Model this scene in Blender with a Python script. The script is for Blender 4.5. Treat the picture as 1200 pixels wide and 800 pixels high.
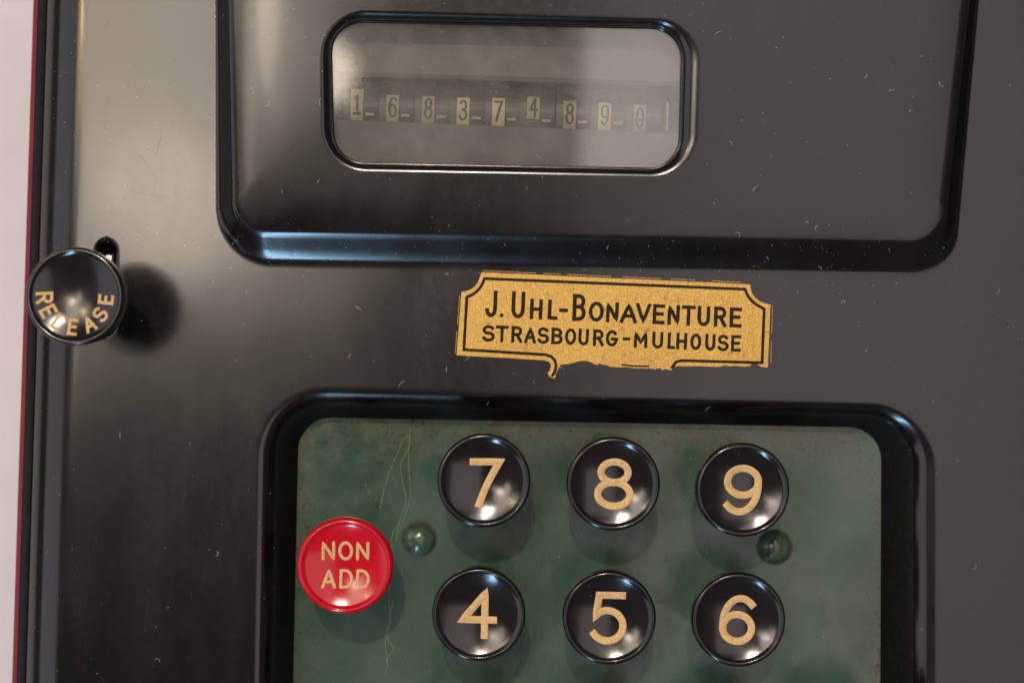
import bpy, bmesh, math, random
from mathutils import Vector, Matrix, noise
from mathutils.bvhtree import BVHTree

for o in list(bpy.data.objects):
    bpy.data.objects.remove(o, do_unlink=True)
scn = bpy.context.scene
COL = scn.collection
R = math.radians
MM = 0.001

# ------------------------------------------------------------------ camera
cd = bpy.data.cameras.new('camera')
cd.lens = 60.0
cd.sensor_width = 36.0
cd.clip_start = 0.01
cd.clip_end = 50.0
cd.dof.use_dof = True
cd.dof.focus_distance = 0.249
cd.dof.aperture_fstop = 17.0
cam = bpy.data.objects.new('camera', cd)
cam.location = (0, 0, 0.255)
cam.rotation_euler = (0, 0, R(1.8))
COL.objects.link(cam)
scn.camera = cam

# ------------------------------------------------------------------ world and lamps
w = bpy.data.worlds.new('World')
scn.world = w
w.use_nodes = True
bg = w.node_tree.nodes['Background']
bg.inputs[0].default_value = (1.0, 0.82, 0.84, 1)
bg.inputs[1].default_value = 0.10


def area(name, loc, target, sx, sy, power, col, shape='RECTANGLE'):
    l = bpy.data.lights.new(name, 'AREA')
    l.shape = shape
    l.size, l.size_y = sx, sy
    l.energy = power
    l.color = col
    o = bpy.data.objects.new(name, l)
    o.location = loc
    d = Vector(target) - Vector(loc)
    o.rotation_euler = d.to_track_quat('-Z', 'Y').to_euler()
    COL.objects.link(o)
    return o


# wide pale ceiling light over the right half of the machine
area('ceiling_light', (0.34, 0.02, 1.25), (0.34, 0.02, 0), 0.57, 0.90, 1.95, (1.0, 0.89, 0.86))
# warm lights of uneven strength above the upper left
for x, y, sx, sy, p in ((-0.30, 0.11, 0.13, 0.12, 0.55), (-0.36, 0.27, 0.24, 0.26, 0.72), (-0.24, 0.20, 0.10, 0.20, 0.20),
                        (-0.22, 0.06, 0.16, 0.09, 0.13), (-0.42, 0.05, 0.10, 0.20, 0.28), (-0.30, 0.42, 0.30, 0.16, 0.42),
                        (-0.58, 0.30, 0.20, 0.36, 0.5)):
    area('warm_light', (x, y, 1.2), (x, y, 0), sx, sy, p * 1.3, (1.0, 0.86, 0.70), 'ELLIPSE')
# spot lights of the room, beyond the top of the machine
area('spot_light', (-0.07, 0.46, 1.2), (0, 0, 0), 0.026, 0.026, 6.2, (1.0, 0.86, 0.68), 'ELLIPSE')
area('spot_light', (-0.15, 0.43, 1.2), (0, 0, 0), 0.025, 0.025, 1.2, (1.0, 0.88, 0.74), 'ELLIPSE')
area('spot_light', (-0.02, 0.57, 1.2), (0, 0, 0), 0.03, 0.03, 1.4, (1.0, 0.88, 0.74), 'ELLIPSE')
area('spot_light', (0.0, 0.66, 1.2), (0, 0, 0), 0.60, 0.30, 1.1, (1.0, 0.90, 0.82), 'ELLIPSE')
# bluish window light low behind the photographer
area('window_light', (-0.21, -0.80, 0.56), (0, 0, 0), 0.085, 0.55, 4.4, (0.40, 0.70, 1.0))
# pale wall on the left
area('wall_light', (-1.0, -0.05, 0.70), (0, 0, 0), 1.5, 0.95, 4.6, (0.95, 0.90, 1.0))
# yellow lamp on the left
area('lamp_light', (-0.52, 0.28, 1.2), (0, 0, 0), 0.02, 0.06, 0.5, (1.0, 0.62, 0.22), 'ELLIPSE')

vs = scn.view_settings
vs.view_transform = 'Standard'
vs.look = 'None'
vs.exposure = 0.0
vs.gamma = 1.0
vs.use_curve_mapping = False


# ------------------------------------------------------------------ materials
def mat(name):
    m = bpy.data.materials.new(name)
    m.use_nodes = True
    nt = m.node_tree
    b = nt.nodes['Principled BSDF']
    g = nt.nodes.new('ShaderNodeNewGeometry')
    return m, nt, b, g.outputs['Position']


def nz(nt, pos, scale, detail=3.0, rough=0.55, stretch=None):
    n = nt.nodes.new('ShaderNodeTexNoise')
    n.inputs['Scale'].default_value = scale
    n.inputs['Detail'].default_value = detail
    n.inputs['Roughness'].default_value = rough
    if stretch:
        mp = nt.nodes.new('ShaderNodeMapping')
        mp.inputs['Scale'].default_value = stretch
        nt.links.new(pos, mp.inputs['Vector'])
        pos = mp.outputs[0]
    nt.links.new(pos, n.inputs['Vector'])
    return n.outputs['Fac']


def ramp(nt, fac, a, b, va=0.0, vb=1.0):
    n = nt.nodes.new('ShaderNodeMapRange')
    n.inputs['From Min'].default_value = a
    n.inputs['From Max'].default_value = b
    n.inputs['To Min'].default_value = va
    n.inputs['To Max'].default_value = vb
    nt.links.new(fac, n.inputs['Value'])
    return n.outputs[0]


def mixc(nt, fac, c1, c2):
    n = nt.nodes.new('ShaderNodeMix')
    n.data_type = 'RGBA'
    if isinstance(fac, float):
        n.inputs[0].default_value = fac
    else:
        nt.links.new(fac, n.inputs[0])
    for i, c in ((6, c1), (7, c2)):
        if isinstance(c, tuple):
            n.inputs[i].default_value = (*c, 1)
        else:
            nt.links.new(c, n.inputs[i])
    return n.outputs[2]


def mathn(nt, op, a, b):
    n = nt.nodes.new('ShaderNodeMath')
    n.operation = op
    for i, v in ((0, a), (1, b)):
        if isinstance(v, (int, float)):
            n.inputs[i].default_value = v
        else:
            nt.links.new(v, n.inputs[i])
    return n.outputs[0]


def bump(nt, b, h, strength, dist, prev=None):
    n = nt.nodes.new('ShaderNodeBump')
    n.inputs['Strength'].default_value = strength
    n.inputs['Distance'].default_value = dist
    nt.links.new(h, n.inputs['Height'])
    if prev is not None:
        nt.links.new(prev, n.inputs['Normal'])
    nt.links.new(n.outputs[0], b.inputs['Normal'])
    return n.outputs[0]


def m_enamel():
    m, nt, b, p = mat('black_enamel')
    smudge = nz(nt, p, 60, 6, 0.66, (1.5, 0.55, 1.0))
    fine = nz(nt, p, 900, 3, 0.6)
    c = mixc(nt, ramp(nt, smudge, 0.42, 0.75), (0.0026, 0.0018, 0.0020), (0.0065, 0.0052, 0.0050))
    nt.links.new(c, b.inputs['Base Color'])
    r1 = ramp(nt, smudge, 0.3, 0.7, 0.17, 0.225)
    r2 = ramp(nt, fine, 0.35, 0.7, -0.006, 0.015)
    nt.links.new(mathn(nt, 'ADD', r1, r2), b.inputs['Roughness'])
    b.inputs['IOR'].default_value = 1.52
    b.inputs['Coat Weight'].default_value = 0.22
    b.inputs['Coat Roughness'].default_value = 0.09
    n1 = bump(nt, b, nz(nt, p, 24, 2, 0.4), 0.16, 0.002)
    n2 = bump(nt, b, nz(nt, p, 5600, 2, 0.6), 0.05, 0.00010, n1)
    scr = nz(nt, p, 2600, 2, 0.5, (0.12, 1.0, 1.0))
    bump(nt, b, scr, 0.018, 0.0001, n2)
    return m


def m_green():
    m, nt, b, p = mat('green_paint')
    big = nz(nt, p, 70, 5, 0.6)
    mid = nz(nt, p, 260, 4, 0.65)
    fine = nz(nt, p, 1600, 3, 0.6)
    c = mixc(nt, ramp(nt, big, 0.38, 0.62), (0.030, 0.064, 0.038), (0.054, 0.086, 0.056))
    c = mixc(nt, ramp(nt, mid, 0.56, 0.74, 0, 0.55), c, (0.026, 0.034, 0.020))
    # worn, rust-stained band along the plate's rim
    sep = nt.nodes.new('ShaderNodeSeparateXYZ')
    nt.links.new(p, sep.inputs[0])
    top = ramp(nt, sep.outputs[1], -0.021, -0.0125)
    rim_l = ramp(nt, sep.outputs[0], -0.0265, -0.0325)
    rim_r = ramp(nt, sep.outputs[0], 0.0545, 0.0585)
    rim = mathn(nt, 'MAXIMUM', top, mathn(nt, 'MAXIMUM', rim_l, rim_r))
    spot = mathn(nt, 'MULTIPLY', ramp(nt, rim, 0, 1), ramp(nt, mid, 0.36, 0.56))
    c = mixc(nt, mathn(nt, 'MULTIPLY', spot, 0.65), c, (0.070, 0.056, 0.030))
    sp2 = mathn(nt, 'MULTIPLY', rim, ramp(nt, fine, 0.60, 0.66))
    c = mixc(nt, sp2, c, (0.012, 0.009, 0.006))
    pale = mathn(nt, 'MULTIPLY', ramp(nt, fine, 0.70, 0.76), ramp(nt, mid, 0.4, 0.6))
    c = mixc(nt, pale, c, (0.16, 0.17, 0.12))
    nt.links.new(c, b.inputs['Base Color'])
    nt.links.new(ramp(nt, mid, 0.3, 0.7, 0.12, 0.30), b.inputs['Roughness'])
    n1 = bump(nt, b, big, 0.10, 0.001)
    bump(nt, b, fine, 0.12, 0.0001, n1)
    return m


def m_plastic(name, col, rough, coat=0.0):
    m, nt, b, p = mat(name)
    f = nz(nt, p, 500, 4, 0.6)
    c = mixc(nt, ramp(nt, f, 0.35, 0.75), col, tuple(x * 1.25 + 0.0015 for x in col))
    nt.links.new(c, b.inputs['Base Color'])
    nt.links.new(ramp(nt, nz(nt, p, 260, 4, 0.65), 0.4, 0.8, rough, rough + 0.10), b.inputs['Roughness'])
    b.inputs['IOR'].default_value = 1.56
    bump(nt, b, nz(nt, p, 180, 3, 0.5), 0.06, 0.0004)
    return m


def m_gold(name, scale, lo=(0.42, 0.20, 0.040), hi=(0.86, 0.54, 0.17), stain=0.55):
    m, nt, b, p = mat(name)
    f = nz(nt, p, scale, 2, 0.7)
    g = nz(nt, p, scale * 0.09, 4, 0.6)
    c = mixc(nt, ramp(nt, f, 0.36, 0.64), lo, hi)
    c = mixc(nt, ramp(nt, g, 0.60, 0.72, 0, stain), c, (0.20, 0.13, 0.05))
    nt.links.new(c, b.inputs['Base Color'])
    b.inputs['Roughness'].default_value = 0.55
    b.inputs['Metallic'].default_value = 0.15
    bump(nt, b, f, 0.5, 0.00012)
    return m


def m_simple(name, col, rough=0.5, metal=0.0, var=0.25, scale=600):
    m, nt, b, p = mat(name)
    f = nz(nt, p, scale, 4, 0.6)
    c = mixc(nt, ramp(nt, f, 0.3, 0.7), tuple(x * (1 - var) for x in col), tuple(min(1, x * (1 + var)) for x in col))
    nt.links.new(c, b.inputs['Base Color'])
    b.inputs['Roughness'].default_value = rough
    b.inputs['Metallic'].default_value = metal
    bump(nt, b, f, 0.1, 0.0001)
    return m


def m_glass():
    m = bpy.data.materials.new('window_glass')
    m.use_nodes = True
    nt = m.node_tree
    nt.nodes.clear()
    out = nt.nodes.new('ShaderNodeOutputMaterial')
    geo = nt.nodes.new('ShaderNodeNewGeometry')
    p = geo.outputs['Position']
    tr = nt.nodes.new('ShaderNodeBsdfTransparent')
    tr.inputs[0].default_value = (0.94, 0.95, 0.93, 1)
    gl = nt.nodes.new('ShaderNodeBsdfGlossy')
    gl.inputs['Roughness'].default_value = 0.05
    gl.inputs['Color'].default_value = (1, 1, 1, 1)
    fr = nt.nodes.new('ShaderNodeFresnel')
    fr.inputs['IOR'].default_value = 1.9
    mx = nt.nodes.new('ShaderNodeMixShader')
    nt.links.new(fr.outputs[0], mx.inputs[0])
    nt.links.new(tr.outputs[0], mx.inputs[1])
    nt.links.new(gl.outputs[0], mx.inputs[2])
    df = nt.nodes.new('ShaderNodeBsdfDiffuse')
    df.inputs[0].default_value = (0.36, 0.335, 0.305, 1)
    film = nz(nt, p, 90, 5, 0.6)
    dust = nz(nt, p, 1400, 2, 0.6)
    f1 = ramp(nt, film, 0.32, 0.68, 0.03, 0.20)
    f2 = ramp(nt, dust, 0.66, 0.74, 0.0, 0.14)
    mx2 = nt.nodes.new('ShaderNodeMixShader')
    nt.links.new(mathn(nt, 'ADD', f1, f2), mx2.inputs[0])
    nt.links.new(mx.outputs[0], mx2.inputs[1])
    nt.links.new(df.outputs[0], mx2.inputs[2])
    nt.links.new(mx2.outputs[0], out.inputs[0])
    return m


ENAMEL = m_enamel()
GREEN = m_green()
BLACKKEY = m_plastic('black_key_plastic', (0.006, 0.0045, 0.005), 0.125)
REDKEY = m_plastic('red_key_plastic', (0.40, 0.003, 0.012), 0.12)
REDKEY.node_tree.nodes['Principled BSDF'].inputs['Specular IOR Level'].default_value = 0.38
GOLD = m_gold('gold_leaf', 7000, (0.32, 0.155, 0.020), (0.80, 0.485, 0.100), 0.8)
GOLDFILL = m_gold('gold_fill', 5200, (0.42, 0.235, 0.085), (0.66, 0.43, 0.19), 0.5)
INK = m_simple('dark_ink', (0.022, 0.014, 0.007), 0.8, 0, 0.5, 1500)
INK.node_tree.nodes['Principled BSDF'].inputs['Specular IOR Level'].default_value = 0.15
CREAM = m_simple('cream_wheel', (0.62, 0.53, 0.33), 0.5, 0, 0.2, 900)
CREAMMID = m_simple('aged_cream_wheel', (0.40, 0.33, 0.21), 0.5, 0, 0.25, 900)
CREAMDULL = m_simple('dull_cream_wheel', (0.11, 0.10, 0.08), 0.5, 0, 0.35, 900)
WHEELDARK = m_simple('dark_wheel', (0.035, 0.031, 0.030), 0.45, 0.0, 0.3, 700)
NUMINK = m_simple('numeral_ink', (0.02, 0.016, 0.013), 0.6, 0, 0.3, 900)
MASKLOW = m_simple('dark_grey_mask_plate', (0.125, 0.117, 0.11), 0.7, 0.0, 0.2, 90)
MASK = m_simple('grey_mask_plate', (0.17, 0.16, 0.15), 0.7, 0.0, 0.25, 90)
SHADEBLACK = m_simple('shade_black', (0.008, 0.007, 0.0065), 0.75, 0, 0.4, 900)  # matt black of the added bands that put shade on the casing
SHADEBLACK.node_tree.nodes['Principled BSDF'].inputs['Specular IOR Level'].default_value = 0.12
DARK = m_simple('dark_cavity_metal', (0.012, 0.011, 0.010), 0.6, 0, 0.3, 300)
STEEL = m_simple('worn_steel', (0.62, 0.56, 0.48), 0.25, 1.0, 0.25, 800)
REDTRIM = m_simple('red_trim', (0.17, 0.006, 0.016), 0.6, 0, 0.15, 200)
TABLE = m_simple('pale_table', (0.54, 0.475, 0.475), 0.6, 0, 0.05, 60)
DUST = m_simple('dust_flakes', (0.50, 0.46, 0.42), 0.9, 0, 0.4, 3000)
STRAND = m_simple('dry_strand', (0.22, 0.22, 0.12), 0.5, 0, 0.5, 900)
GLASS = m_glass()
SCRATCH = m_simple('rubbed_scratch', (0.05, 0.046, 0.042), 0.4, 0, 0.4, 2000)
RIVET = m_simple('worn_green_rivet', (0.060, 0.095, 0.060), 0.2, 0.2, 0.5, 700)
GRIME = m_simple('brown_grime', (0.050, 0.042, 0.024), 0.8, 0, 0.6, 2500)


# ------------------------------------------------------------------ mesh helpers (all lengths in millimetres)
def link(name, verts, faces, material, parent=None, smooth=True, loc=(0, 0, 0), rz=0.0):
    me = bpy.data.meshes.new(name)
    me.from_pydata([(x * MM, y * MM, z * MM) for x, y, z in verts], [], faces)
    me.update()
    if smooth:
        me.polygons.foreach_set('use_smooth', [True] * len(me.polygons))
    me.materials.append(material)
    return place(name, me, parent, loc, rz)


def place(name, me, parent=None, loc=(0, 0, 0), rz=0.0):
    o = bpy.data.objects.new(name, me)
    COL.objects.link(o)
    o.location = (loc[0] * MM, loc[1] * MM, loc[2] * MM)
    o.rotation_euler = (0, 0, R(rz))
    if parent:
        o.parent = parent
    return o


def rquad(q, rad, n=10):
    """rounded outline of a quadrilateral q (counter-clockwise corners)"""
    out = []
    for i in range(4):
        p0, p1, p2 = Vector(q[i - 1]), Vector(q[i]), Vector(q[(i + 1) % 4])
        r = rad[i] if isinstance(rad, (list, tuple)) else rad
        a = (p0 - p1).normalized()
        b = (p2 - p1).normalized()
        half = a.angle(b) / 2
        t = r / math.tan(half)
        c = p1 + (a + b).normalized() * (r / math.sin(half))
        s, e = p1 + a * t - c, p1 + b * t - c
        a0, a1 = math.atan2(s.y, s.x), math.atan2(e.y, e.x)
        while a1 < a0:
            a1 += 2 * math.pi
        for k in range(n + 1):
            an = a0 + (a1 - a0) * k / n
            out.append((c.x + r * math.cos(an), c.y + r * math.sin(an)))
    return out


def lerpq(q1, q2, t):
    return [(a[0] + (b[0] - a[0]) * t, a[1] + (b[1] - a[1]) * t) for a, b in zip(q1, q2)]


class Shell:
    def __init__(self):
        self.v, self.f = [], []

    def ring(self, pts, z):
        i = len(self.v)
        self.v += [(x, y, z) for x, y in pts]
        return list(range(i, i + len(pts)))

    def bridge(self, a, b, flip=False):
        n = len(a)
        for i in range(n):
            j = (i + 1) % n
            q = (a[i], a[j], b[j], b[i])
            self.f.append(q[::-1] if flip else q)

    def loft(self, q1, q2, r1, r2, prof, flip=False, n=10):
        """prof: list of (t, z); t blends outline 1 into outline 2"""
        rings = []
        for t, z in prof:
            rr = [a + (b - a) * t for a, b in zip(r1, r2)]
            rings.append(self.ring(rquad(lerpq(q1, q2, t), rr, n), z))
        for a, b in zip(rings, rings[1:]):
            self.bridge(a, b, flip)
        return rings[0], rings[-1]

    def fill(self, loops):
        bm = bmesh.new()
        idx = {}
        for lp in loops:
            vs_ = []
            for i in lp:
                v = bm.verts.new(self.v[i])
                idx[v] = i
                vs_.append(v)
            for k in range(len(vs_)):
                bm.edges.new((vs_[k], vs_[(k + 1) % len(vs_)]))
        bmesh.ops.triangle_fill(bm, use_beauty=True, use_dissolve=False, edges=bm.edges[:], normal=(0, 0, 1))
        for f in bm.faces:
            ids = [idx[v] for v in f.verts]
            a, b, c = [Vector(self.v[i]) for i in ids]
            if (b - a).cross(c - a).z < 0:
                ids = ids[::-1]
            self.f.append(tuple(ids))
        bm.free()


def lathe(prof, n=72):
    v, f = [], []
    for r, z in prof:
        if r < 1e-6:
            v.append((0, 0, z))
        else:
            v += [(r * math.cos(2 * math.pi * k / n), r * math.sin(2 * math.pi * k / n), z) for k in range(n)]
    i = 0
    for (r1, z1), (r2, z2) in zip(prof, prof[1:]):
        if r1 < 1e-6:
            for k in range(n):
                f.append((i, i + 1 + k, i + 1 + (k + 1) % n))
            i += 1
        elif r2 < 1e-6:
            for k in range(n):
                f.append((i + k, i + (k + 1) % n, i + n))
            i += n
        else:
            for k in range(n):
                j = (k + 1) % n
                f.append((i + k, i + j, i + n + j, i + n + k))
            i += n
    return v, f


def box(x0, x1, y0, y1, z0, z1, bev=0.0):
    if bev <= 0:
        v = [(x, y, z) for z in (z0, z1) for x, y in ((x0, y0), (x1, y0), (x1, y1), (x0, y1))]
        f = [(3, 2, 1, 0), (4, 5, 6, 7)] + [(i, (i + 1) % 4, 4 + (i + 1) % 4, 4 + i) for i in range(4)]
        return v, f
    s = Shell()
    q = [(x0, y0), (x1, y0), (x1, y1), (x0, y1)]
    qi = [(x0 + bev, y0 + bev), (x1 - bev, y0 + bev), (x1 - bev, y1 - bev), (x0 + bev, y1 - bev)]
    a = s.ring(q, z0)
    b = s.ring(q, z1 - bev)
    c = s.ring(qi, z1)
    s.bridge(a, b)
    s.bridge(b, c)
    s.f += [tuple(c), tuple(a[::-1])]
    return s.v, s.f


# ------------------------------------------------------------------ stroke lettering
def arc(cx, cy, rx, ry, a0, a1, n=28):
    return [(cx + rx * math.cos(R(a0 + (a1 - a0) * i / n)), cy + ry * math.sin(R(a0 + (a1 - a0) * i / n))) for i in range(n + 1)]


def bez(p0, p1, p2, n=12):
    return [tuple((1 - t) ** 2 * a + 2 * t * (1 - t) * b + t * t * c for a, b, c in zip(p0, p1, p2)) for t in [i / n for i in range(n + 1)]]


def rot180(st):
    return [[(1 - x, 1 - y) for x, y in s] for s in st]


SIX = [arc(.5, .31, .5, .31, 180, 540, 40), arc(.60, .40, .60, .60, 188, 52)]
GL = {
    '0': [arc(.5, .5, .5, .5, 90, 450, 40)],
    '1': [[(.18, .84), (.55, 1), (.55, 0)], [(.15, 0), (.95, 0)]],
    '2': [arc(.48, .70, .46, .30, 165, -20) + [(0.02, 0)], [(.02, 0), (1, 0)]],
    '3': [arc(.46, .755, .44, .245, 150, -90), arc(.46, .265, .52, .265, 90, -155)],
    '4': [[(1, .36), (0, .36), (.72, 1), (.72, 0)]],
    '5': [[(.95, 1), (.20, 1), (.10, .53)] + arc(.48, .33, .52, .33, 122, -145)],
    '6': SIX,
    '7': [[(0, 1)] + bez((1, 1), (.50, .50), (.22, 0))],
    '8': [arc(.5, .765, .42, .235, 90, 450, 36), arc(.5, .268, .5, .268, 90, 450, 40)],
    '9': rot180(SIX),
    'A': [[(0, 0), (.5, 1), (1, 0)], [(.17, .32), (.83, .32)]],
    'B': [[(0, 0), (0, 1)], [(0, 1), (.5, 1)] + arc(.5, .765, .42, .235, 90, -90, 14) + [(0, .53)], [(.5, .53)] + arc(.5, .265, .5, .265, 90, -90, 14) + [(0, 0)]],
    'D': [[(0, 0), (0, 1)], [(0, 1), (.35, 1)] + arc(.35, .5, .65, .5, 90, -90, 20) + [(0, 0)]],
    'E': [[(1, 1), (0, 1), (0, 0), (1, 0)], [(0, .52), (.85, .52)]],
    'G': [arc(.5, .5, .5, .5, 50, 330) + [(.96, .42)], [(.55, .45), (1, .45)]],
    'H': [[(0, 0), (0, 1)], [(1, 0), (1, 1)], [(0, .5), (1, .5)]],
    'J': [[(1, 1), (1, .28)] + arc(.5, .28, .5, .28, 0, -165, 16)],
    'L': [[(0, 1), (0, 0), (1, 0)]],
    'M': [[(0, 0), (0, 1), (.5, .25), (1, 1), (1, 0)]],
    'N': [[(0, 0), (0, 1), (1, 0), (1, 1)]],
    'O': [arc(.5, .5, .5, .5, 90, 450, 40)],
    'R': [[(0, 0), (0, 1)], [(0, 1), (.55, 1)] + arc(.55, .74, .40, .26, 90, -90, 14) + [(0, .48)], [(.5, .48), (1, 0)]],
    'S': [arc(.5, .745, .46, .255, 35, 245, 20) + arc(.5, .255, .5, .265, 75, -155, 22)],
    'T': [[(0, 1), (1, 1)], [(.5, 1), (.5, 0)]],
    'U': [[(0, 1), (0, .32)] + arc(.5, .32, .5, .32, 180, 360, 20) + [(1, 1)]],
    'V': [[(0, 1), (.5, 0), (1, 1)]],
    '-': [[(0, .5), (1, .5)]],
    '.': [[(0.49, 0.02), (.51, .02)]],
}


def resample(pts, step):
    out = [Vector(pts[0])]
    for a, b in zip(pts, pts[1:]):
        a, b = Vector(a), Vector(b)
        d = (b - a).length
        if d < 1e-6:
            continue
        n = max(1, int(math.ceil(d / step)))
        for k in range(1, n + 1):
            out.append(a + (b - a) * k / n)
    return out


class Strokes:
    """ribbons of constant width with a low domed section; fmap lifts (x, y, h) onto the carrying surface"""
    def __init__(self, fmap=None, blunt=False):
        self.blunt = blunt
        self.v, self.f = [], []
        self.fmap = fmap or (lambda x, y, h: (x, y, h))

    def stroke(self, pts, width, h, cap='square', step=0.6):
        closed = (Vector(pts[0]) - Vector(pts[-1])).length < 1e-4 and len(pts) > 3
        P = resample(pts, step)
        hw = width / 2
        sec = []
        n = len(P)
        for i in range(n):
            if closed:
                a = P[i] - P[i - 1] if i > 0 else P[0] - P[-2]
                b = P[i + 1] - P[i] if i < n - 1 else P[1] - P[0]
            else:
                a = P[i] - P[i - 1] if i > 0 else P[1] - P[0]
                b = P[i + 1] - P[i] if i < n - 1 else a
            a, b = a.normalized(), b.normalized()
            t = a + b
            t = t.normalized() if t.length > 1e-3 else b
            nrm = Vector((-t.y, t.x))
            c = abs(t.dot(b))
            c = (1.0 if self.blunt else 0.55) if c < 0.6 else c
            sec.append((P[i], nrm, hw / c, 1.0))
        if not closed:
            t0 = (P[0] - P[1]).normalized()
            t1 = (P[-1] - P[-2]).normalized()
            n0, n1 = Vector((t0.y, -t0.x)), Vector((-t1.y, t1.x))
            if cap == 'round':
                pre = [(P[0] + t0 * hw * math.sin(R(q)), n0, hw * math.cos(R(q)), max(.2, math.cos(R(q)))) for q in (88, 65, 42, 20)]
                post = [(P[-1] + t1 * hw * math.sin(R(q)), n1, hw * math.cos(R(q)), max(.2, math.cos(R(q)))) for q in (20, 42, 65, 88)]
            else:
                e = hw * 0.96 if cap == 'square' else 0.0
                pre = [(P[0] + t0 * (e + hw * .12), n0, hw * .9, 0.0), (P[0] + t0 * e, n0, hw, 1.0)] if cap == 'square' else [(P[0], n0, hw * .9, 0.0)]
                post = [(P[-1] + t1 * e, n1, hw, 1.0), (P[-1] + t1 * (e + hw * .12), n1, hw * .9, 0.0)] if cap == 'square' else [(P[-1], n1, hw * .9, 0.0)]
            sec = pre + sec + post
        prof = ((1, -0.3), (.86, .75), (0, 1), (-.86, .75), (-1, -0.3))
        base = len(self.v)
        for c, nr, w_, hs in sec:
            for u, hh in prof:
                q = c + nr * (w_ * u)
                self.v.append(self.fmap(q.x, q.y, h * (hh * hs if hh > 0 else hh)))
        m = len(prof)
        for i in range(len(sec) - 1):
            for k in range(m - 1):
                a = base + i * m + k
                self.f.append((a, a + m, a + m + 1, a + 1))

    def glyph(self, ch, x0, y0, w_, h_, width, dome, cap='square', rot=0.0, org=(0, 0), step=0.6):
        cs, sn = math.cos(R(rot)), math.sin(R(rot))
        for s in GL[ch]:
            pts = []
            for x, y in s:
                X = x0 + width / 2 + x * (w_ - width)
                Y = y0 + width / 2 + y * (h_ - width)
                pts.append((org[0] + X * cs - Y * sn, org[1] + X * sn + Y * cs))
            self.stroke(pts, width, dome, cap, step)


def empty(name, label, cat, loc=(0, 0, 0)):
    o = bpy.data.objects.new(name, None)
    o.empty_display_size = 0.01
    COL.objects.link(o)
    o.location = tuple(c * MM for c in loc)
    o['label'] = label
    o['category'] = cat
    return o


# ================================================================== the setting
v, f = box(-420, 520, -420, 420, -66, -46, 2)
tb = link('table', v, f, TABLE, smooth=False)
tb['kind'] = 'structure'

# ================================================================== the machine
M = empty('adding_machine', 'old black enamel adding machine with round keys and a gold nameplate, on a pale table', 'adding machine')

GZ = -9.0       # height of the green key plate

sh = Shell()
OUT = [(-73.9, -96), (102, -96), (102, 92), (-73.9, 92)]
OUTI = [(-67.6, -89.7), (95.7, -89.7), (95.7, 85.7), (-67.6, 85.7)]


def edge_z(t):
    """long soft roll from the side of the casing up to its flat top"""
    return -6.6 * (1 - t / 1.5) ** 2.8


prof = [(0, -14), (0, -10)] + [(1.5 * q / 30, edge_z(1.5 * q / 30)) for q in range(31)] + [(1.51, 0.0)]
_, rim = sh.loft(OUT, OUTI, [13] * 4, [8] * 4, prof)

first_panel = len(sh.v)
# raised counter housing: rolled wall from base outline to top outline, face slightly crowned
PB = [(-43.7, 11.4), (65.0, 13.0), (68.9, 80), (-46.3, 80)]
PTOP = [(-41.3, 15.6), (62.8, 17.0), (66.5, 74), (-44.0, 74)]
PC = [(-31.0, 22.8), (46.0, 23.4), (48.0, 62), (-33.0, 62)]


def wall_slope(t):
    if t < 0.32:
        return 0.80 * (0.5 - 0.5 * math.cos(math.pi * (t + 0.45) / 0.77))
    if t < 0.55:
        return 0.80
    return 0.13 + 0.67 * (0.5 + 0.5 * math.cos(math.pi * (t - 0.55) / 0.45))


z, prof = 0.0, [(-0.48, 0.0), (-0.45, 0.0)]
for q in range(1, 41):
    t = -0.45 + 1.45 * q / 40
    z += wall_slope(t - 0.018) * (1.45 / 40) * 4.0
    prof.append((t, z))
pb, pe = sh.loft(PB, PTOP, [7.5, 6.5, 8, 8], [4.4, 5.5, 6, 6], prof, n=14)
prof = []
z0 = z
for q in range(17):
    u = q / 16
    prof.append((u, z0 + 0.13 * 7.0 / 3 * (1 - (1 - u) ** 3)))
pe2, pt = sh.loft(PTOP, PC, [4.4, 5.5, 6, 6], [9.0, 10.0, 9, 9], prof[1:], n=14)
sh.bridge(pe, pe2)
PT = prof[-1][1]       # height of the housing's face

# the face rises gently towards the back
TILT = 0.068
z_face = PT


def lift(first, top):
    for q in range(first, len(sh.v)):
        x_, y_, z_ = sh.v[q]
        sh.v[q] = (x_, y_, z_ + max(0.0, y_ - 14.0) * TILT * min(1.0, max(0.0, z_ / top)))


# window opening in the housing
WO = [(-28.9, 24.1), (26.6, 24.8), (26.4, 48.1), (-29.6, 47.7)]
WI = [(-27.4, 25.5), (24.1, 26.1), (23.85, 47.0), (-28.4, 46.5)]
prof = [(-0.03, PT)] + [(math.sin(R(a)), PT - 1.2 * (1 - math.cos(R(a)))) for a in range(0, 91, 6)] + [(1.0, PT - 1.5), (1.0, 0.1)]
lift(first_panel, z_face)
first_window = len(sh.v)
wo, wi = sh.loft(WO, WI, [6.8] * 4, [5.0] * 4, prof, n=12)
for q in range(first_window, len(sh.v)):
    x_, y_, z_ = sh.v[q]
    sh.v[q] = (x_, y_, z_ + (y_ - 14.0) * TILT)
sh.fill([pt, wo])

# key well
KO = [(-35.3, -90.5 + 2), (64.9, -90.5 + 2), (62.4, -8.3), (-36.3, -9.2)]
KI = [(-31.8, -84), (59.4, -84), (57.4, -11.6), (-32.5, -12.8)]
prof = [(-0.53, 0)] + [(-0.5 + 1.5 * q / 22, -9.9 * (q / 22) ** 3.0) for q in range(23)]
ko, ki = sh.loft(KO, KI, [7, 7, 9, 9], [4.5, 4.5, 5, 5], prof, n=14)

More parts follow.
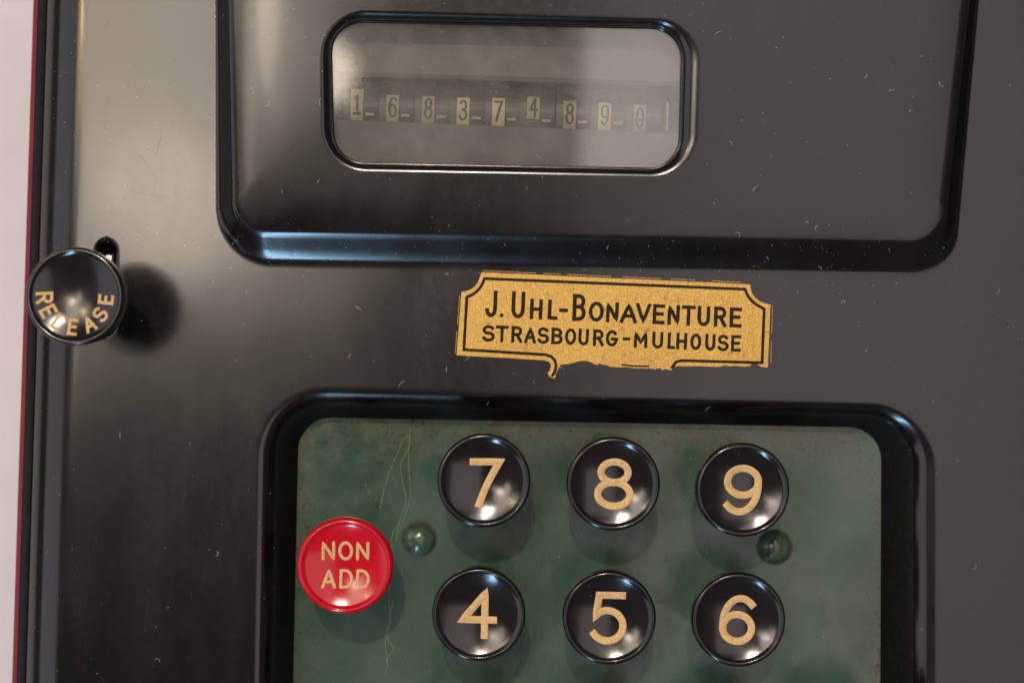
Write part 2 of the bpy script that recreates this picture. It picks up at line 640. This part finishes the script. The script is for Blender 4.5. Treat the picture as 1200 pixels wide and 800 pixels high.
# slot of the release key, with a dished rim
SO = [(-62.6, -1.2), (-58.9, -1.2), (-59.3, 13.5), (-62.8, 13.5)]
SI = [(-61.5, 0.0), (-59.8, 0.0), (-60.2, 12.5), (-61.9, 12.5)]
prof = [(-0.33, 0), (-0.3, 0)] + [(-0.3 + 1.3 * q / 12, -1.9 * (q / 12) ** 2.6) for q in range(1, 13)] + [(1.02, -4.5)]
so, si = sh.loft(SO, SI, [1.9] * 4, [0.8] * 4, prof, n=8)
sh.fill([rim, pb, ko, so])
casing = link('casing', sh.v, sh.f, ENAMEL, M)
casing['label'] = 'glossy black enamel casing with a raised housing and a sunken key well'
bvh = BVHTree.FromPolygons([Vector(p) for p in sh.v], sh.f)

# added matt black band that darkens the reflection on the casing's outer turn
s = Shell()
prof = [(-0.06, -14.0), (-0.06, -6.5)] + [(0.05 * q - 0.035, edge_z(0.05 * q) + 0.26) for q in range(6)] + [(0.27, edge_z(0.27) - 0.1)]
s.loft(OUT, OUTI, [13] * 4, [8] * 4, prof)
link('edge_shade_band', s.v, s.f, SHADEBLACK, M)['label'] = 'matt black band added to darken the outer turn of the casing'

# added matt black band standing in for shade on the well's lower wall
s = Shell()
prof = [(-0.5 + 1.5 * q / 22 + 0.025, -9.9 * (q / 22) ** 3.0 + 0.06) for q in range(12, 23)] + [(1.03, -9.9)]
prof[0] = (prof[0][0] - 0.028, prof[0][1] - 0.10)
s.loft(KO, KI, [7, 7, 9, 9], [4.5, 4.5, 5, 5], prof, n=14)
link('well_shade_band', s.v, s.f, SHADEBLACK, M)['label'] = 'matt black band standing in for shade round the green key plate'

# red trim and lower body under the casing
s = Shell()
Q0 = [(-77.2, -100), (106, -100), (106, 96), (-77.2, 96)]
Q1 = [(-60, -82), (88, -82), (88, 78), (-60, 78)]
a = s.ring(rquad(Q1, 4, 6), -13.8)
b_ = s.ring(rquad(lerpq(Q0, Q1, .03), 14, 6), -13.8)
c_ = s.ring(rquad(Q0, 14.5, 6), -14.4)
d_ = s.ring(rquad(Q0, 14.5, 6), -17.0)
e_ = s.ring(rquad(Q1, 4, 6), -17.4)
for x, y in ((b_, a), (c_, b_), (d_, c_), (e_, d_)):
    s.bridge(x, y)
link('base_trim', s.v, s.f, REDTRIM, M)['label'] = 'dark red trim strip round the foot of the casing'
s = Shell()
a = s.ring(rquad(lerpq(Q0, Q1, .35), 10, 6), -17.2)
b_ = s.ring(rquad(lerpq(Q0, Q1, .30), 10, 6), -46.3)
s.bridge(b_, a)
link('lower_body', s.v, s.f, ENAMEL, M)

# ------------------------------------------------------------------ counter behind the window
s = Shell()
G0 = [(-27.8, 25.1), (24.5, 25.7), (24.4, 47.8), (-29.0, 47.3)]
top = s.ring(rquad(G0, 5.2, 10), 1.1)
bot = s.ring(rquad(G0, 5.2, 10), 0.4)
s.bridge(bot, top)
s.fill([top])
k0 = len(s.f)
s.fill([bot])
s.f[k0:] = [q[::-1] for q in s.f[k0:]]
s.v = [(x, y, z + (y - 14.0) * TILT) for x, y, z in s.v]
pane = link('window_pane', s.v, s.f, GLASS, M, smooth=False)
pane['label'] = 'dusty clear pane over the counter wheels'

# gasket bead in the lip of the opening
s = Shell()
rings = []
for k in range(9):
    an = R(k * 22.5)
    t = 0.26 * (1 - math.cos(an))
    rings.append(s.ring(rquad(lerpq([(-27.6, 25.3), (24.3, 25.9), (24.05, 47.2), (-28.6, 46.7)],
                                    [(-26.6, 26.3), (23.3, 26.9), (23.05, 46.2), (-27.6, 45.7)], t), 5.0 - t, 12), 1.05 + 0.28 * math.sin(an)))
for x, y in zip(rings, rings[1:]):
    s.bridge(x, y)
s.v = [(x, y, z + (y - 14.0) * TILT) for x, y, z in s.v]
link('gasket', s.v, s.f, BLACKKEY, M)

v, f = box(-32, 29, 20, 54, -16, -14)
link('counter_back', v, f, DARK, M, smooth=False)
v, f = box(-32, 29, 39.3, 53, -3.6, -2.4, 0.6)
link('mask_plate', v, f, MASK, M, smooth=False, rz=0)
v, f = box(-32, 29, 19.5, 32.15, -1.6, -0.6, 0.15)
lowmask = link('mask_plate', v, f, MASKLOW, M, smooth=False, rz=-0.5)
for x0 in (-31.5, 27.0):
    v, f = box(x0, x0 + 1.2, 19.5, 53, -14, 0.4)
    link('counter_side', v, f, DARK, M, smooth=False)

WR = 4.6
WZ = -1.0 - WR


def drum(x0, x1, r, n=40):
    vv, ff = [], []
    for x in (x0, x1):
        vv += [(x, r * math.cos(2 * math.pi * k / n), r * math.sin(2 * math.pi * k / n)) for k in range(n)]
    for k in range(n):
        j = (k + 1) % n
        ff.append((k, j, n + j, n + k))
    ff.append(tuple(range(n))[::-1])
    ff.append(tuple(range(n, 2 * n)))
    return vv, ff


wx = [-24.35, -19.0, -13.65, -8.4, -3.1, 2.15, 7.6, 12.87, 18.13]
shift = [0.25, 0, 0, -0.05, 0.0, 0.8, 0.0, 0.0, -0.30]
tops = [2.7, 1.9, 1.9, 1.9, 2.0, 2.5, 2.0, 1.9, 1.8]
fields = [CREAMMID, CREAMMID, CREAMMID, CREAM, CREAM, CREAMMID, CREAMMID, CREAM, CREAMMID]
def onwheel(px, py, h):
    a_ = py / WR
    return (px, (WR + 0.015 + h) * math.sin(a_), (WR + 0.015 + h) * math.cos(a_))


def band(x0, x1, y0, y1, h, n=12):
    """curved rectangle lying on the wheel's rim"""
    vv_, ff_ = [], []
    for k in range(n + 1):
        y_ = y0 + (y1 - y0) * k / n
        for x_ in (x0, x1):
            vv_.append(onwheel(x_, y_, h))
    for k in range(n):
        ff_.append((2 * k, 2 * k + 1, 2 * k + 3, 2 * k + 2))
    return vv_, ff_


for x, ch, dy, up, mt in zip(wx, '168374890', shift, tops, fields):
    yb = 34.6 + (x + 24.4) * -0.006
    v, f = drum(-0.98, 0.92, WR - 0.05)
    wl = link('number_wheel', v, f, WHEELDARK, M, smooth=False, loc=(x, yb, WZ))
    wl['label'] = 'counter wheel showing the figure %s' % ch
    v, f = drum(-2.05, -1.0, WR - 0.12)
    link('wheel_rim', v, f, WHEELDARK, wl, smooth=False)
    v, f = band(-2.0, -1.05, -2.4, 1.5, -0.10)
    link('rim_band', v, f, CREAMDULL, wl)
    v, f = drum(0.95, 3.2, WR - 0.45)
    link('spacer', v, f, WHEELDARK, wl, smooth=False)
    v, f = band(-0.98, 0.92, -2.5 if ch != '4' else -1.0, up, 0.0)
    link('number_field', v, f, mt, wl)
    st = Strokes(onwheel)
    st.glyph(ch, -0.66, -1.62 + dy, 1.32, 3.2, 0.36, 0.02, step=0.4)
    if ch == '0':
        st.stroke([(-0.75, -0.55), (0.75, -0.55)], 0.25, 0.02)
    link('numeral', st.v, st.f, NUMINK, wl)
    if ch == '4':
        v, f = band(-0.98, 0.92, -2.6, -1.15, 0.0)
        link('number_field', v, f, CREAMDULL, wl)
        st = Strokes(onwheel)
        st.stroke([(-0.9, -1.65), (0.85, -1.62)], 0.14, 0.02)
        link('number_seam', st.v, st.f, NUMINK, wl)
    if ch != '0':
        v, f = box(1.25, 2.65, -1.40, -0.98, WR - 0.8, WR - 0.12, 0.05)
        link('decimal_tick', v, f, CREAMMID, wl, smooth=False)
v, f = box(22.1, 22.5, 32.3, 36.8, -4, -2.0, 0.1)
link('end_bracket', v, f, CREAMMID, M, smooth=False)

# ------------------------------------------------------------------ key plate with its rivets
s = Shell()
Qp = [(-33.5, -85.5), (60.8, -85.5), (58.8, -10.2), (-34.2, -11.4)]
Qs = [(-33.3, -85.3), (60.6, -85.3), (58.6, -10.4), (-34.0, -11.6)]
b_ = s.ring(rquad(Qp, 5, 8), GZ - 1.5)
t_ = s.ring(rquad(Qs, 5, 8), GZ)
s.bridge(b_, t_)
s.fill([t_])
plate = link('key_plate', s.v, s.f, GREEN, M, smooth=False)
plate['label'] = 'worn green painted plate behind the keys'
for x, y, lab in ((-13.4, -31.0, 'green domed rivet beside the red key'), (41.6, -30.5, 'green domed rivet beside keys 9 and 6')):
    prof = [(2.75, -0.05), (2.62, 0.08)] + [(2.45 * math.cos(R(a)), 0.05 + 1.7 * math.sin(R(a))) for a in range(4, 90, 7)] + [(0, 1.76)]
    v, f = lathe(prof, 40)
    o = link('rivet', v, f, RIVET, plate, loc=(x, y, GZ))
    v, f = lathe([(2.85, -0.02), (2.75, 0.05), (2.6, 0.08), (2.3, 0.05)], 40)
    link('dirt_ring', v, f, GRIME, o)
    o['label'] = lab

# ------------------------------------------------------------------ keys
KR = 6.05       # radius of the dished face
SPH = 19.0


def dish(r):
    return -0.14 - (KR * KR - min(r, KR) ** 2) / (2 * SPH)


def cap_profile(k=1.0, soft=0.0):
    p = [(4.6, -5.2), (5.9, -5.0), (6.35, -4.6), (6.62, -3.6), (6.74, -2.4), (6.75, -1.5)]
    ro = 0.42 + soft
    p += [(6.75 - ro + ro * math.cos(R(a)), -ro * 1.4 + ro * 1.4 * math.sin(R(a))) for a in range(10, 91, 12)]
    p += [(KR + 0.16 - soft * .6, -0.01), (KR + 0.07 - soft * .6, -0.05), (KR - soft * .6, dish(KR - soft * .6))]
    r0 = KR - soft * .6
    p += [(r0 * (1 - i / 14), dish(r0 * (1 - i / 14))) for i in range(1, 15)]
    return [(r * k, z) for r, z in p]


def cap_mesh(name, prof, material):
    v, f = lathe(prof, 96)
    me = bpy.data.meshes.new(name)
    me.from_pydata([(x * MM, y * MM, z * MM) for x, y, z in v], [], f)
    me.polygons.foreach_set('use_smooth', [True] * len(me.polygons))
    me.materials.append(material)
    return me


BLACKCAP = cap_mesh('black_key_cap', cap_profile(), BLACKKEY)
REDCAP = cap_mesh('red_key_cap', cap_profile(1.035, 0.22), REDKEY)
v, f = lathe([(1.6, 0.0), (1.6, 12.8), (2.6, 13.2), (4.7, 13.6)], 24)
STEM = bpy.data.meshes.new('key_stem')
STEM.from_pydata([(x * MM, y * MM, z * MM) for x, y, z in v], [], f)
STEM.materials.append(DARK)


def on_dish(x, y, h):
    return (x, y, dish(math.hypot(x, y)) + h + 0.012)


KZ = 9.5
KEYSPOTS = [(-23.03, -33.02)]
random.seed(21)


def number_key(ch, x, y, rz, wmm, hmm, ox, oy):
    k = place('number_key', BLACKCAP, M, (x, y, KZ), rz)
    k['label'] = 'round black key with a gold figure %s' % ch
    k.rotation_euler[0] = R(random.uniform(-1.3, 1.3))
    k.rotation_euler[1] = R(random.uniform(-1.3, 1.3))
    KEYSPOTS.append((x, y))
    place('stem', STEM, k, (0, 0, GZ - KZ - 0.3))
    st = Strokes(on_dish)
    st.glyph(ch, -wmm / 2 + ox, -hmm / 2 + oy, wmm, hmm, 1.04, 0.035, 'square', step=0.45)
    link('legend', st.v, st.f, GOLDFILL, k)


number_key('7', -3.42, -20.13, 1.6, 4.8, 7.1, 0.38, -0.35)
number_key('8', 15.24, -20.03, 0.0, 5.7, 7.4, 0.15, -0.05)
number_key('9', 33.92, -20.30, -1.0, 5.5, 7.3, 0.05, -0.05)
number_key('4', -3.55, -39.41, 0.6, 5.4, 7.0, -0.10, -0.05)
number_key('5', 15.24, -39.31, 0.8, 5.4, 7.6, -0.15, -0.10)
number_key('6', 33.89, -38.97, -0.5, 5.2, 7.2, -0.10, -0.10)
number_key('1', -3.65, -58.7, 0.5, 4.0, 7.2, 0, 0)
number_key('2', 15.2, -58.5, 0.0, 5.0, 7.2, 0, 0)
number_key('3', 33.9, -58.3, 0.0, 5.0, 7.2, 0, 0)
k = place('function_key', BLACKCAP, M, (52.0, -56.5, KZ), 0)
k['label'] = 'plain round black key in the corner of the well'
place('stem', STEM, k, (0, 0, GZ - KZ - 0.3))

k = place('function_key', REDCAP, M, (-23.03, -33.02, KZ), 0.0)
k['label'] = 'round red key reading NON ADD in gold'
place('stem', STEM, k, (0, 0, GZ - KZ - 0.3))
st = Strokes(on_dish, True)
for word, yb in (('NON', 0.68), ('ADD', -3.35)):
    x = -3.42
    for ch, wd in zip(word, ((1.95, 2.15, 1.95) if word == 'NON' else (2.15, 2.0, 2.0))):
        st.glyph(ch, x, yb, wd, 2.8, 0.45, 0.03, 'round', rot=1.2, step=0.4)
        x += wd + 0.42
link('legend', st.v, st.f, GOLDFILL, k)

# release key standing in its slot
RZ = 21.0
k = place('release_key', BLACKCAP, M, (-60.19, 4.31, RZ), 0)
k['label'] = 'tall round black key reading RELEASE along its lower edge'
v, f = lathe([(1.05, -4.0), (1.05, RZ - 8.0), (2.2, RZ - 7.4), (3.4, RZ - 5.4), (4.7, RZ - 5.1)], 28)
link('stem', v, f, DARK, k, loc=(0, 0, -RZ))
v, f = box(-0.6, 0.6, -4.0, 6.9, -4.4, -0.35, 0.25)
link('lever', v, f, STEEL, k, smooth=False, loc=(-0.35, 0, -RZ), rz=1.2)
st = Strokes(on_dish, True)
for ch, an in zip('RELEASE', (177, 151, 123, 95, 63, 36, 6)):
    # image angle measured downwards from the right; letters stand with their tops to the centre
    th = R(-an + 1.8)
    cx, cy = 4.25 * math.cos(th), 4.25 * math.sin(th)
    wd = 1.35 if ch in 'LE' else 1.65
    st.glyph(ch, -wd / 2, -1.12, wd, 2.3, 0.43, 0.03, 'square', rot=math.degrees(th) + 90, org=(cx, cy), step=0.3)
link('legend', st.v, st.f, GOLDFILL, k)

# ------------------------------------------------------------------ gold nameplate
random.seed(4)


def wob(p, a=0.05):
    return (p[0] + random.uniform(-a, a), p[1] + random.uniform(-a, a))


outline = [(-8.22, -2.3)] + [wob((x, -2.3 - (x + 8.22) * 0.025), .03) for x in (-6, -4, -2, 0, 2, 4)]
outline += [(4.9, -2.65), (5.6, -2.85), (5.95, -3.3), (5.85, -4.0), (5.5, -4.55), (5.75, -5.05), (6.4, -5.3), (6.75, -5.0), (6.6, -4.7), (7.0, -3.95), (7.3, -3.4)]
xs = 7.6
while xs < 23.2:
    t = (xs - 7.6) / 15.6
    base = -3.25 + 0.75 * math.exp(-((xs - 10.8) / 1.9) ** 2) - 0.15 * t + (0.22 if 13.0 < xs < 14.6 else 0)
    base += 0.22 * noise.noise(Vector((xs * 1.7, 3.1, 0))) + 0.12 * noise.noise(Vector((xs * 6, 1.1, 0)))
    outline.append((xs, base))
    xs += 0.22
outline += [(23.5, -3.5), (24.0, -3.55), (24.35, -3.0), (24.9, -2.85)]
outline += [wob((x, -2.86 + (x - 25) * 0.012), .035) for x in (26, 27.5, 29, 30.5, 31.2)]
outline += [wob((x, -2.66 + (x - 25) * 0.006), .07) for x in (31.8, 32.6, 33.4, 34.2, 35.0, 35.6)]
outline += [(36.0, -2.1), (36.5, -2.05), (36.9, -2.35), (37.3, -2.6), (38.2, -2.72), (38.35, -2.4)]
outline += [wob((38.3 + 0.12 * t, -2.4 + 9.0 * t), .03) for t in (.15, .3, .45, .6, .75, .9)]
outline += [(38.44, 6.7), (37.9, 6.8)] + bez((37.3, 6.95), (35.6, 7.6), (35.35, 9.2), 8) + [(35.3, 9.62)]
outline += [wob((x, 9.66 - (x - 35) * 0.0128), .03) for x in range(33, -4, -2)]
outline += [(-4.9, 10.17)] + bez((-5.05, 9.6), (-5.5, 7.7), (-7.2, 7.25), 8) + [(-7.75, 7.16)]
outline += [wob((-7.78 - 0.42 * t, 7.1 - 9.2 * t), .03) for t in (.15, .3, .45, .6, .75, .9)]
def ground(x, y):
    h = bvh.ray_cast(Vector((x, y, 40)), Vector((0, 0, -1)))
    return h[0].z if h[0] is not None else 0.0


s = Shell()
t_ = s.ring(outline, 0.035)
b_ = s.ring([(x, y) for x, y in outline], -0.02)
s.v = [(x, y, z + ground(x, y)) for x, y, z in s.v]
s.bridge(b_, t_)
s.fill([t_])
np_ = link('nameplate', s.v, s.f, GOLD, M, smooth=False)
np_['label'] = 'gold transfer with notched corners and a torn lower edge, lettered J. UHL-BONAVENTURE'

st = Strokes(lambda x, y, h: (x, y, ground(x, y) + 0.036 + h))
inner = [(6.25, -4.85), (6.55, -4.2), (6.72, -3.4), (6.45, -2.55), (5.9, -2.05), (5.1, -1.82), (-7.15, -1.45), (-6.95, 6.35)]
inner += bez((-6.85, 6.45), (-4.95, 7.2), (-4.40, 9.25), 8) + [(34.55, 8.88)]
inner += bez((34.6, 8.8), (35.2, 7.0), (37.3, 6.15), 8) + [(37.5, 6.0), (37.45, -1.85)]
st.stroke(inner, 0.46, 0.012, 'square', 2.0)
st.stroke([(37.35, -2.0), (25.4, -2.05), (24.55, -2.3), (24.05, -3.1)], 0.46, 0.012, 'square', 1.0)
st.stroke([(16.6, -2.95), (18.2, -3.1), (20.5, -3.05)], 0.28, 0.012, 'round', 1.0)
link('border', st.v, st.f, INK, np_)
st = Strokes(lambda x, y, h: (x, y, ground(x, y) + 0.01 + h))
for x0, x1 in ((-4.6, 3.2), (4.4, 7.0), (7.8, 14.5), (16.2, 22.0), (23.4, 27.0), (29.6, 33.8)):
    st.stroke([(x, 10.42 - (x + 5) * 0.0128 + 0.05 * noise.noise(Vector((x, 0, 7)))) for x in (x0, (x0 + x1) / 2, x1)], 0.09, 0.02, 'round', 0.8)
for y0, y1 in ((-2.0, 1.2), (2.4, 6.6)):
    st.stroke([(-8.42 + (y + 2) * 0.047, y) for y in (y0, y1)], 0.08, 0.02, 'round', 0.8)
    st.stroke([(38.75, y) for y in (y0, y1)], 0.08, 0.02, 'round', 0.8)
link('hairline', st.v, st.f, GOLD, np_)

U = 0.1275
line1 = [('J', 568.1, 582.1, 1), ('.', 585.6, 590, 1), ('U', 598.8, 614.8, 1), ('H', 620.6, 635.5, 0), ('L', 641.6, 653.2, 0), ('-', 655, 665.2, 0), ('B', 670.5, 686.2, 1),
         ('O', 689.6, 707.4, 0), ('N', 709.9, 724.8, 0), ('A', 726.4, 746.4, 0), ('V', 744.8, 762.6, 0), ('E', 764.6, 778.8, 0), ('N', 782, 796.4, 0),
         ('T', 798.6, 814.7, 0), ('U', 817, 832, 0), ('R', 836.4, 851.4, 0), ('E', 854.8, 868.9, 0)]
line2 = [('S', 565.5, 580.6), ('T', 581.4, 596.3), ('R', 599.8, 613), ('A', 615, 629), ('S', 630.3, 644.3), ('B', 646.8, 660.2), ('O', 662.6, 676), ('U', 678.4, 690.8),
         ('R', 695.6, 708.4), ('G', 710.6, 725), ('-', 730.5, 739.3), ('M', 743.6, 759.5), ('U', 765, 778), ('L', 783, 792), ('H', 793.2, 806), ('O', 809.6, 822.6),
         ('U', 827, 839.2), ('S', 841.5, 855), ('E', 857.4, 869)]
st = Strokes(lambda x, y, h: (x, y, 0.037 + h), True)
for ch, x0, x1, tall in line1:
    hh = 4.0 if tall else 3.0
    st.glyph(ch, (x0 - 568) * U, 0, (x1 - x0) * U, 3.0 if ch == '-' else hh, 0.60 if tall else 0.56, 0.012, 'square' if ch != '.' else 'round', rot=-0.6, org=(-4.2, 3.52), step=0.8)
link('lettering', st.v, st.f, INK, np_)['label'] = 'dark letters J. UHL-BONAVENTURE'
st = Strokes(lambda x, y, h: (x, y, 0.037 + h), True)
for ch, x0, x1 in line2:
    st.glyph(ch, (x0 - 568) * U, 0, (x1 - x0) * U, 2.48, 0.48, 0.012, 'square', rot=-0.55, org=(-4.2, -0.12), step=0.8)
link('lettering', st.v, st.f, INK, np_)['label'] = 'dark letters STRASBOURG-MULHOUSE'

# ------------------------------------------------------------------ strands, dust and fluff
def tube(vv, ff, pts, r, n=4):
    base = len(vv)
    P = [Vector(p) for p in pts]
    for i, p in enumerate(P):
        t = (P[min(i + 1, len(P) - 1)] - P[max(i - 1, 0)]).normalized()
        a = t.orthogonal().normalized()
        b2 = t.cross(a)
        rr = r * (0.4 if i in (0, len(P) - 1) else 1.0)
        for k in range(n):
            q = p + (a * math.cos(2 * math.pi * k / n) + b2 * math.sin(2 * math.pi * k / n)) * rr
            vv.append(tuple(q))
    for i in range(len(P) - 1):
        for k in range(n):
            j = (k + 1) % n
            ff.append((base + i * n + k, base + i * n + j, base + (i + 1) * n + j, base + (i + 1) * n + k))


def smooth_path(pts, n=8):
    P = [Vector(p) for p in pts]
    out = []
    for i in range(len(P) - 1):
        p0, p1, p2, p3 = P[max(i - 1, 0)], P[i], P[i + 1], P[min(i + 2, len(P) - 1)]
        for k in range(n):
            t = k / n
            out.append(0.5 * ((2 * p1) + (p2 - p0) * t + (2 * p0 - 5 * p1 + 4 * p2 - p3) * t * t + (3 * p1 - p0 - 3 * p2 + p3) * t ** 3))
    out.append(P[-1])
    return out


for path in ([(-19.6, -26.5), (-18.7, -22.0), (-17.3, -18.2), (-16.2, -15.4), (-15.3, -15.4), (-15.6, -17.2), (-16.6, -19.6), (-16.0, -23.0), (-15.6, -25.3), (-16.6, -28.6), (-17.0, -31.5)],
             [(-15.3, -14.0), (-15.4, -19.0), (-15.0, -24.5), (-16.2, -29.0), (-17.3, -32.4)],
             [(-17.6, -37.2), (-17.8, -40.5), (-17.4, -43.5), (-18.1, -46.5), (-17.7, -50.5)],
             [(-16.9, -40.0), (-17.5, -42.6), (-17.9, -46.0), (-16.8, -48.0), (-17.5, -49.2), (-17.9, -52.0)],
             [(3.7, -25.0), (4.1, -28.0), (3.2, -31.2)],
             [(-16.4, -28.5), (-17.6, -30.6), (-17.4, -33.0)]):
    vv, ff = [], []
    tube(vv, ff, [(p.x, p.y, GZ + 0.03) for p in smooth_path([(x, y, 0) for x, y in path])], 0.045)
    link('dry_strand', vv, ff, STRAND, plate)

random.seed(11)
vv, ff = [], []


def surf(x, y):
    h = bvh.ray_cast(Vector((x, y, 40)), Vector((0, 0, -1)))
    if h[0] is None:
        return None
    return h[0], h[1]


def flake(p, nrm, r):
    n = random.randint(4, 6)
    a = Vector(nrm).orthogonal().normalized()
    b2 = Vector(nrm).cross(a).normalized()
    ph = random.uniform(0, 6.28)
    el = random.uniform(0.4, 1.0)
    base = len(vv)
    lo, hi = p - nrm * 0.01, p + nrm * (r * 0.7)
    cs, sn = math.cos(ph), math.sin(ph)
    for k in range(n):
        an = 2 * math.pi * k / n
        rr = r * random.uniform(0.6, 1.2)
        u, w_ = rr * math.cos(an), rr * el * math.sin(an)
        vv.append(tuple(lo + a * (u * cs - w_ * sn) + b2 * (u * sn + w_ * cs)))
    vv.append(tuple(hi))
    for k in range(n):
        ff.append((base + k, base + (k + 1) % n, base + n))


for i in range(2300):
    x, y = random.uniform(-72, 80), random.uniform(-55, 55)
    if noise.noise(Vector((x * .05, y * .05, 2.0))) < random.uniform(-0.5, 0.5):
        continue
    h = surf(x, y)
    if h is None or h[0].z < -6:
        continue
    flake(h[0], h[1], random.choice((0.035, 0.045, 0.05, 0.06, 0.08, 0.11)) * random.uniform(.7, 1.1))
for i in range(260):       # more in the hollow under the housing and along the left edge
    if i < 170:
        x, y = random.uniform(-44, 66), random.uniform(9.5, 16)
    else:
        x, y = random.uniform(-73.2, -66), random.uniform(-55, 55)
    h = surf(x, y)
    if h:
        flake(h[0], h[1], random.uniform(0.035, 0.10))
for i in range(340):
    x, y = random.uniform(-32, 57), random.uniform(-52, -13)
    flake(Vector((x, y, GZ)), Vector((0, 0, 1)), random.uniform(0.03, 0.09))
for i in range(80):       # grit on the pane
    x, y = random.uniform(-27, 23), random.uniform(26, 46)
    if random.random() < .45:
        y = 26 + random.random() ** 2 * 3
    flake(Vector((x, y, 1.1 + (y - 14.0) * TILT)), Vector((0, 0, 1)), random.uniform(0.03, 0.09))
for x, y in KEYSPOTS:     # a few specks on each key
    for i in range(random.randint(3, 7)):
        an, rr = random.uniform(0, 6.28), 5.6 * math.sqrt(random.random())
        flake(Vector((x + rr * math.cos(an), y + rr * math.sin(an), KZ + dish(rr))), Vector((0, 0, 1)), random.uniform(0.03, 0.07))
for i in range(70):       # curled lint
    x, y = random.uniform(-70, 76), random.uniform(-52, 52)
    h = surf(x, y)
    if h is None or h[0].z < -3:
        continue
    ang, cur = random.uniform(0, 6.28), random.uniform(-1.6, 1.6)
    pts, px, py = [], x, y
    L = random.uniform(0.06, 0.17)
    for q in range(9):
        hh = surf(px, py)
        if hh is None or abs(hh[0].z - h[0].z) > .8:
            break
        pts.append((px, py, hh[0].z + 0.05))
        ang += cur * 0.35 + random.uniform(-.2, .2)
        px += L * math.cos(ang)
        py += L * math.sin(ang)
    if len(pts) > 3:
        tube(vv, ff, pts, random.uniform(0.016, 0.03))
du = link('dust', vv, ff, DUST, M, smooth=False)
du['kind'] = 'stuff'

# fine scratches rubbed into the enamel
random.seed(5)
vv, ff = [], []
for i in range(46):
    if i < 26:
        x, y = random.uniform(-66, -48), random.uniform(-50, 50)
    else:
        x, y = random.uniform(-40, 76), random.uniform(-8, 50)
    ang = random.choice((0.05, 0.4, 1.3, 1.6, 2.6)) + random.uniform(-0.3, 0.3)
    L, pts = random.uniform(0.8, 5.0), []
    for q in range(7):
        px, py = x + L * q / 6 * math.cos(ang), y + L * q / 6 * math.sin(ang) + 0.05 * math.sin(q + i)
        h = surf(px, py)
        if h is None or h[1].z < 0.97:
            break
        pts.append((px, py, h[0].z + 0.004))
    if len(pts) > 4:
        tube(vv, ff, pts, random.uniform(0.006, 0.013))
sc = link('scratches', vv, ff, SCRATCH, M)
sc['kind'] = 'stuff'
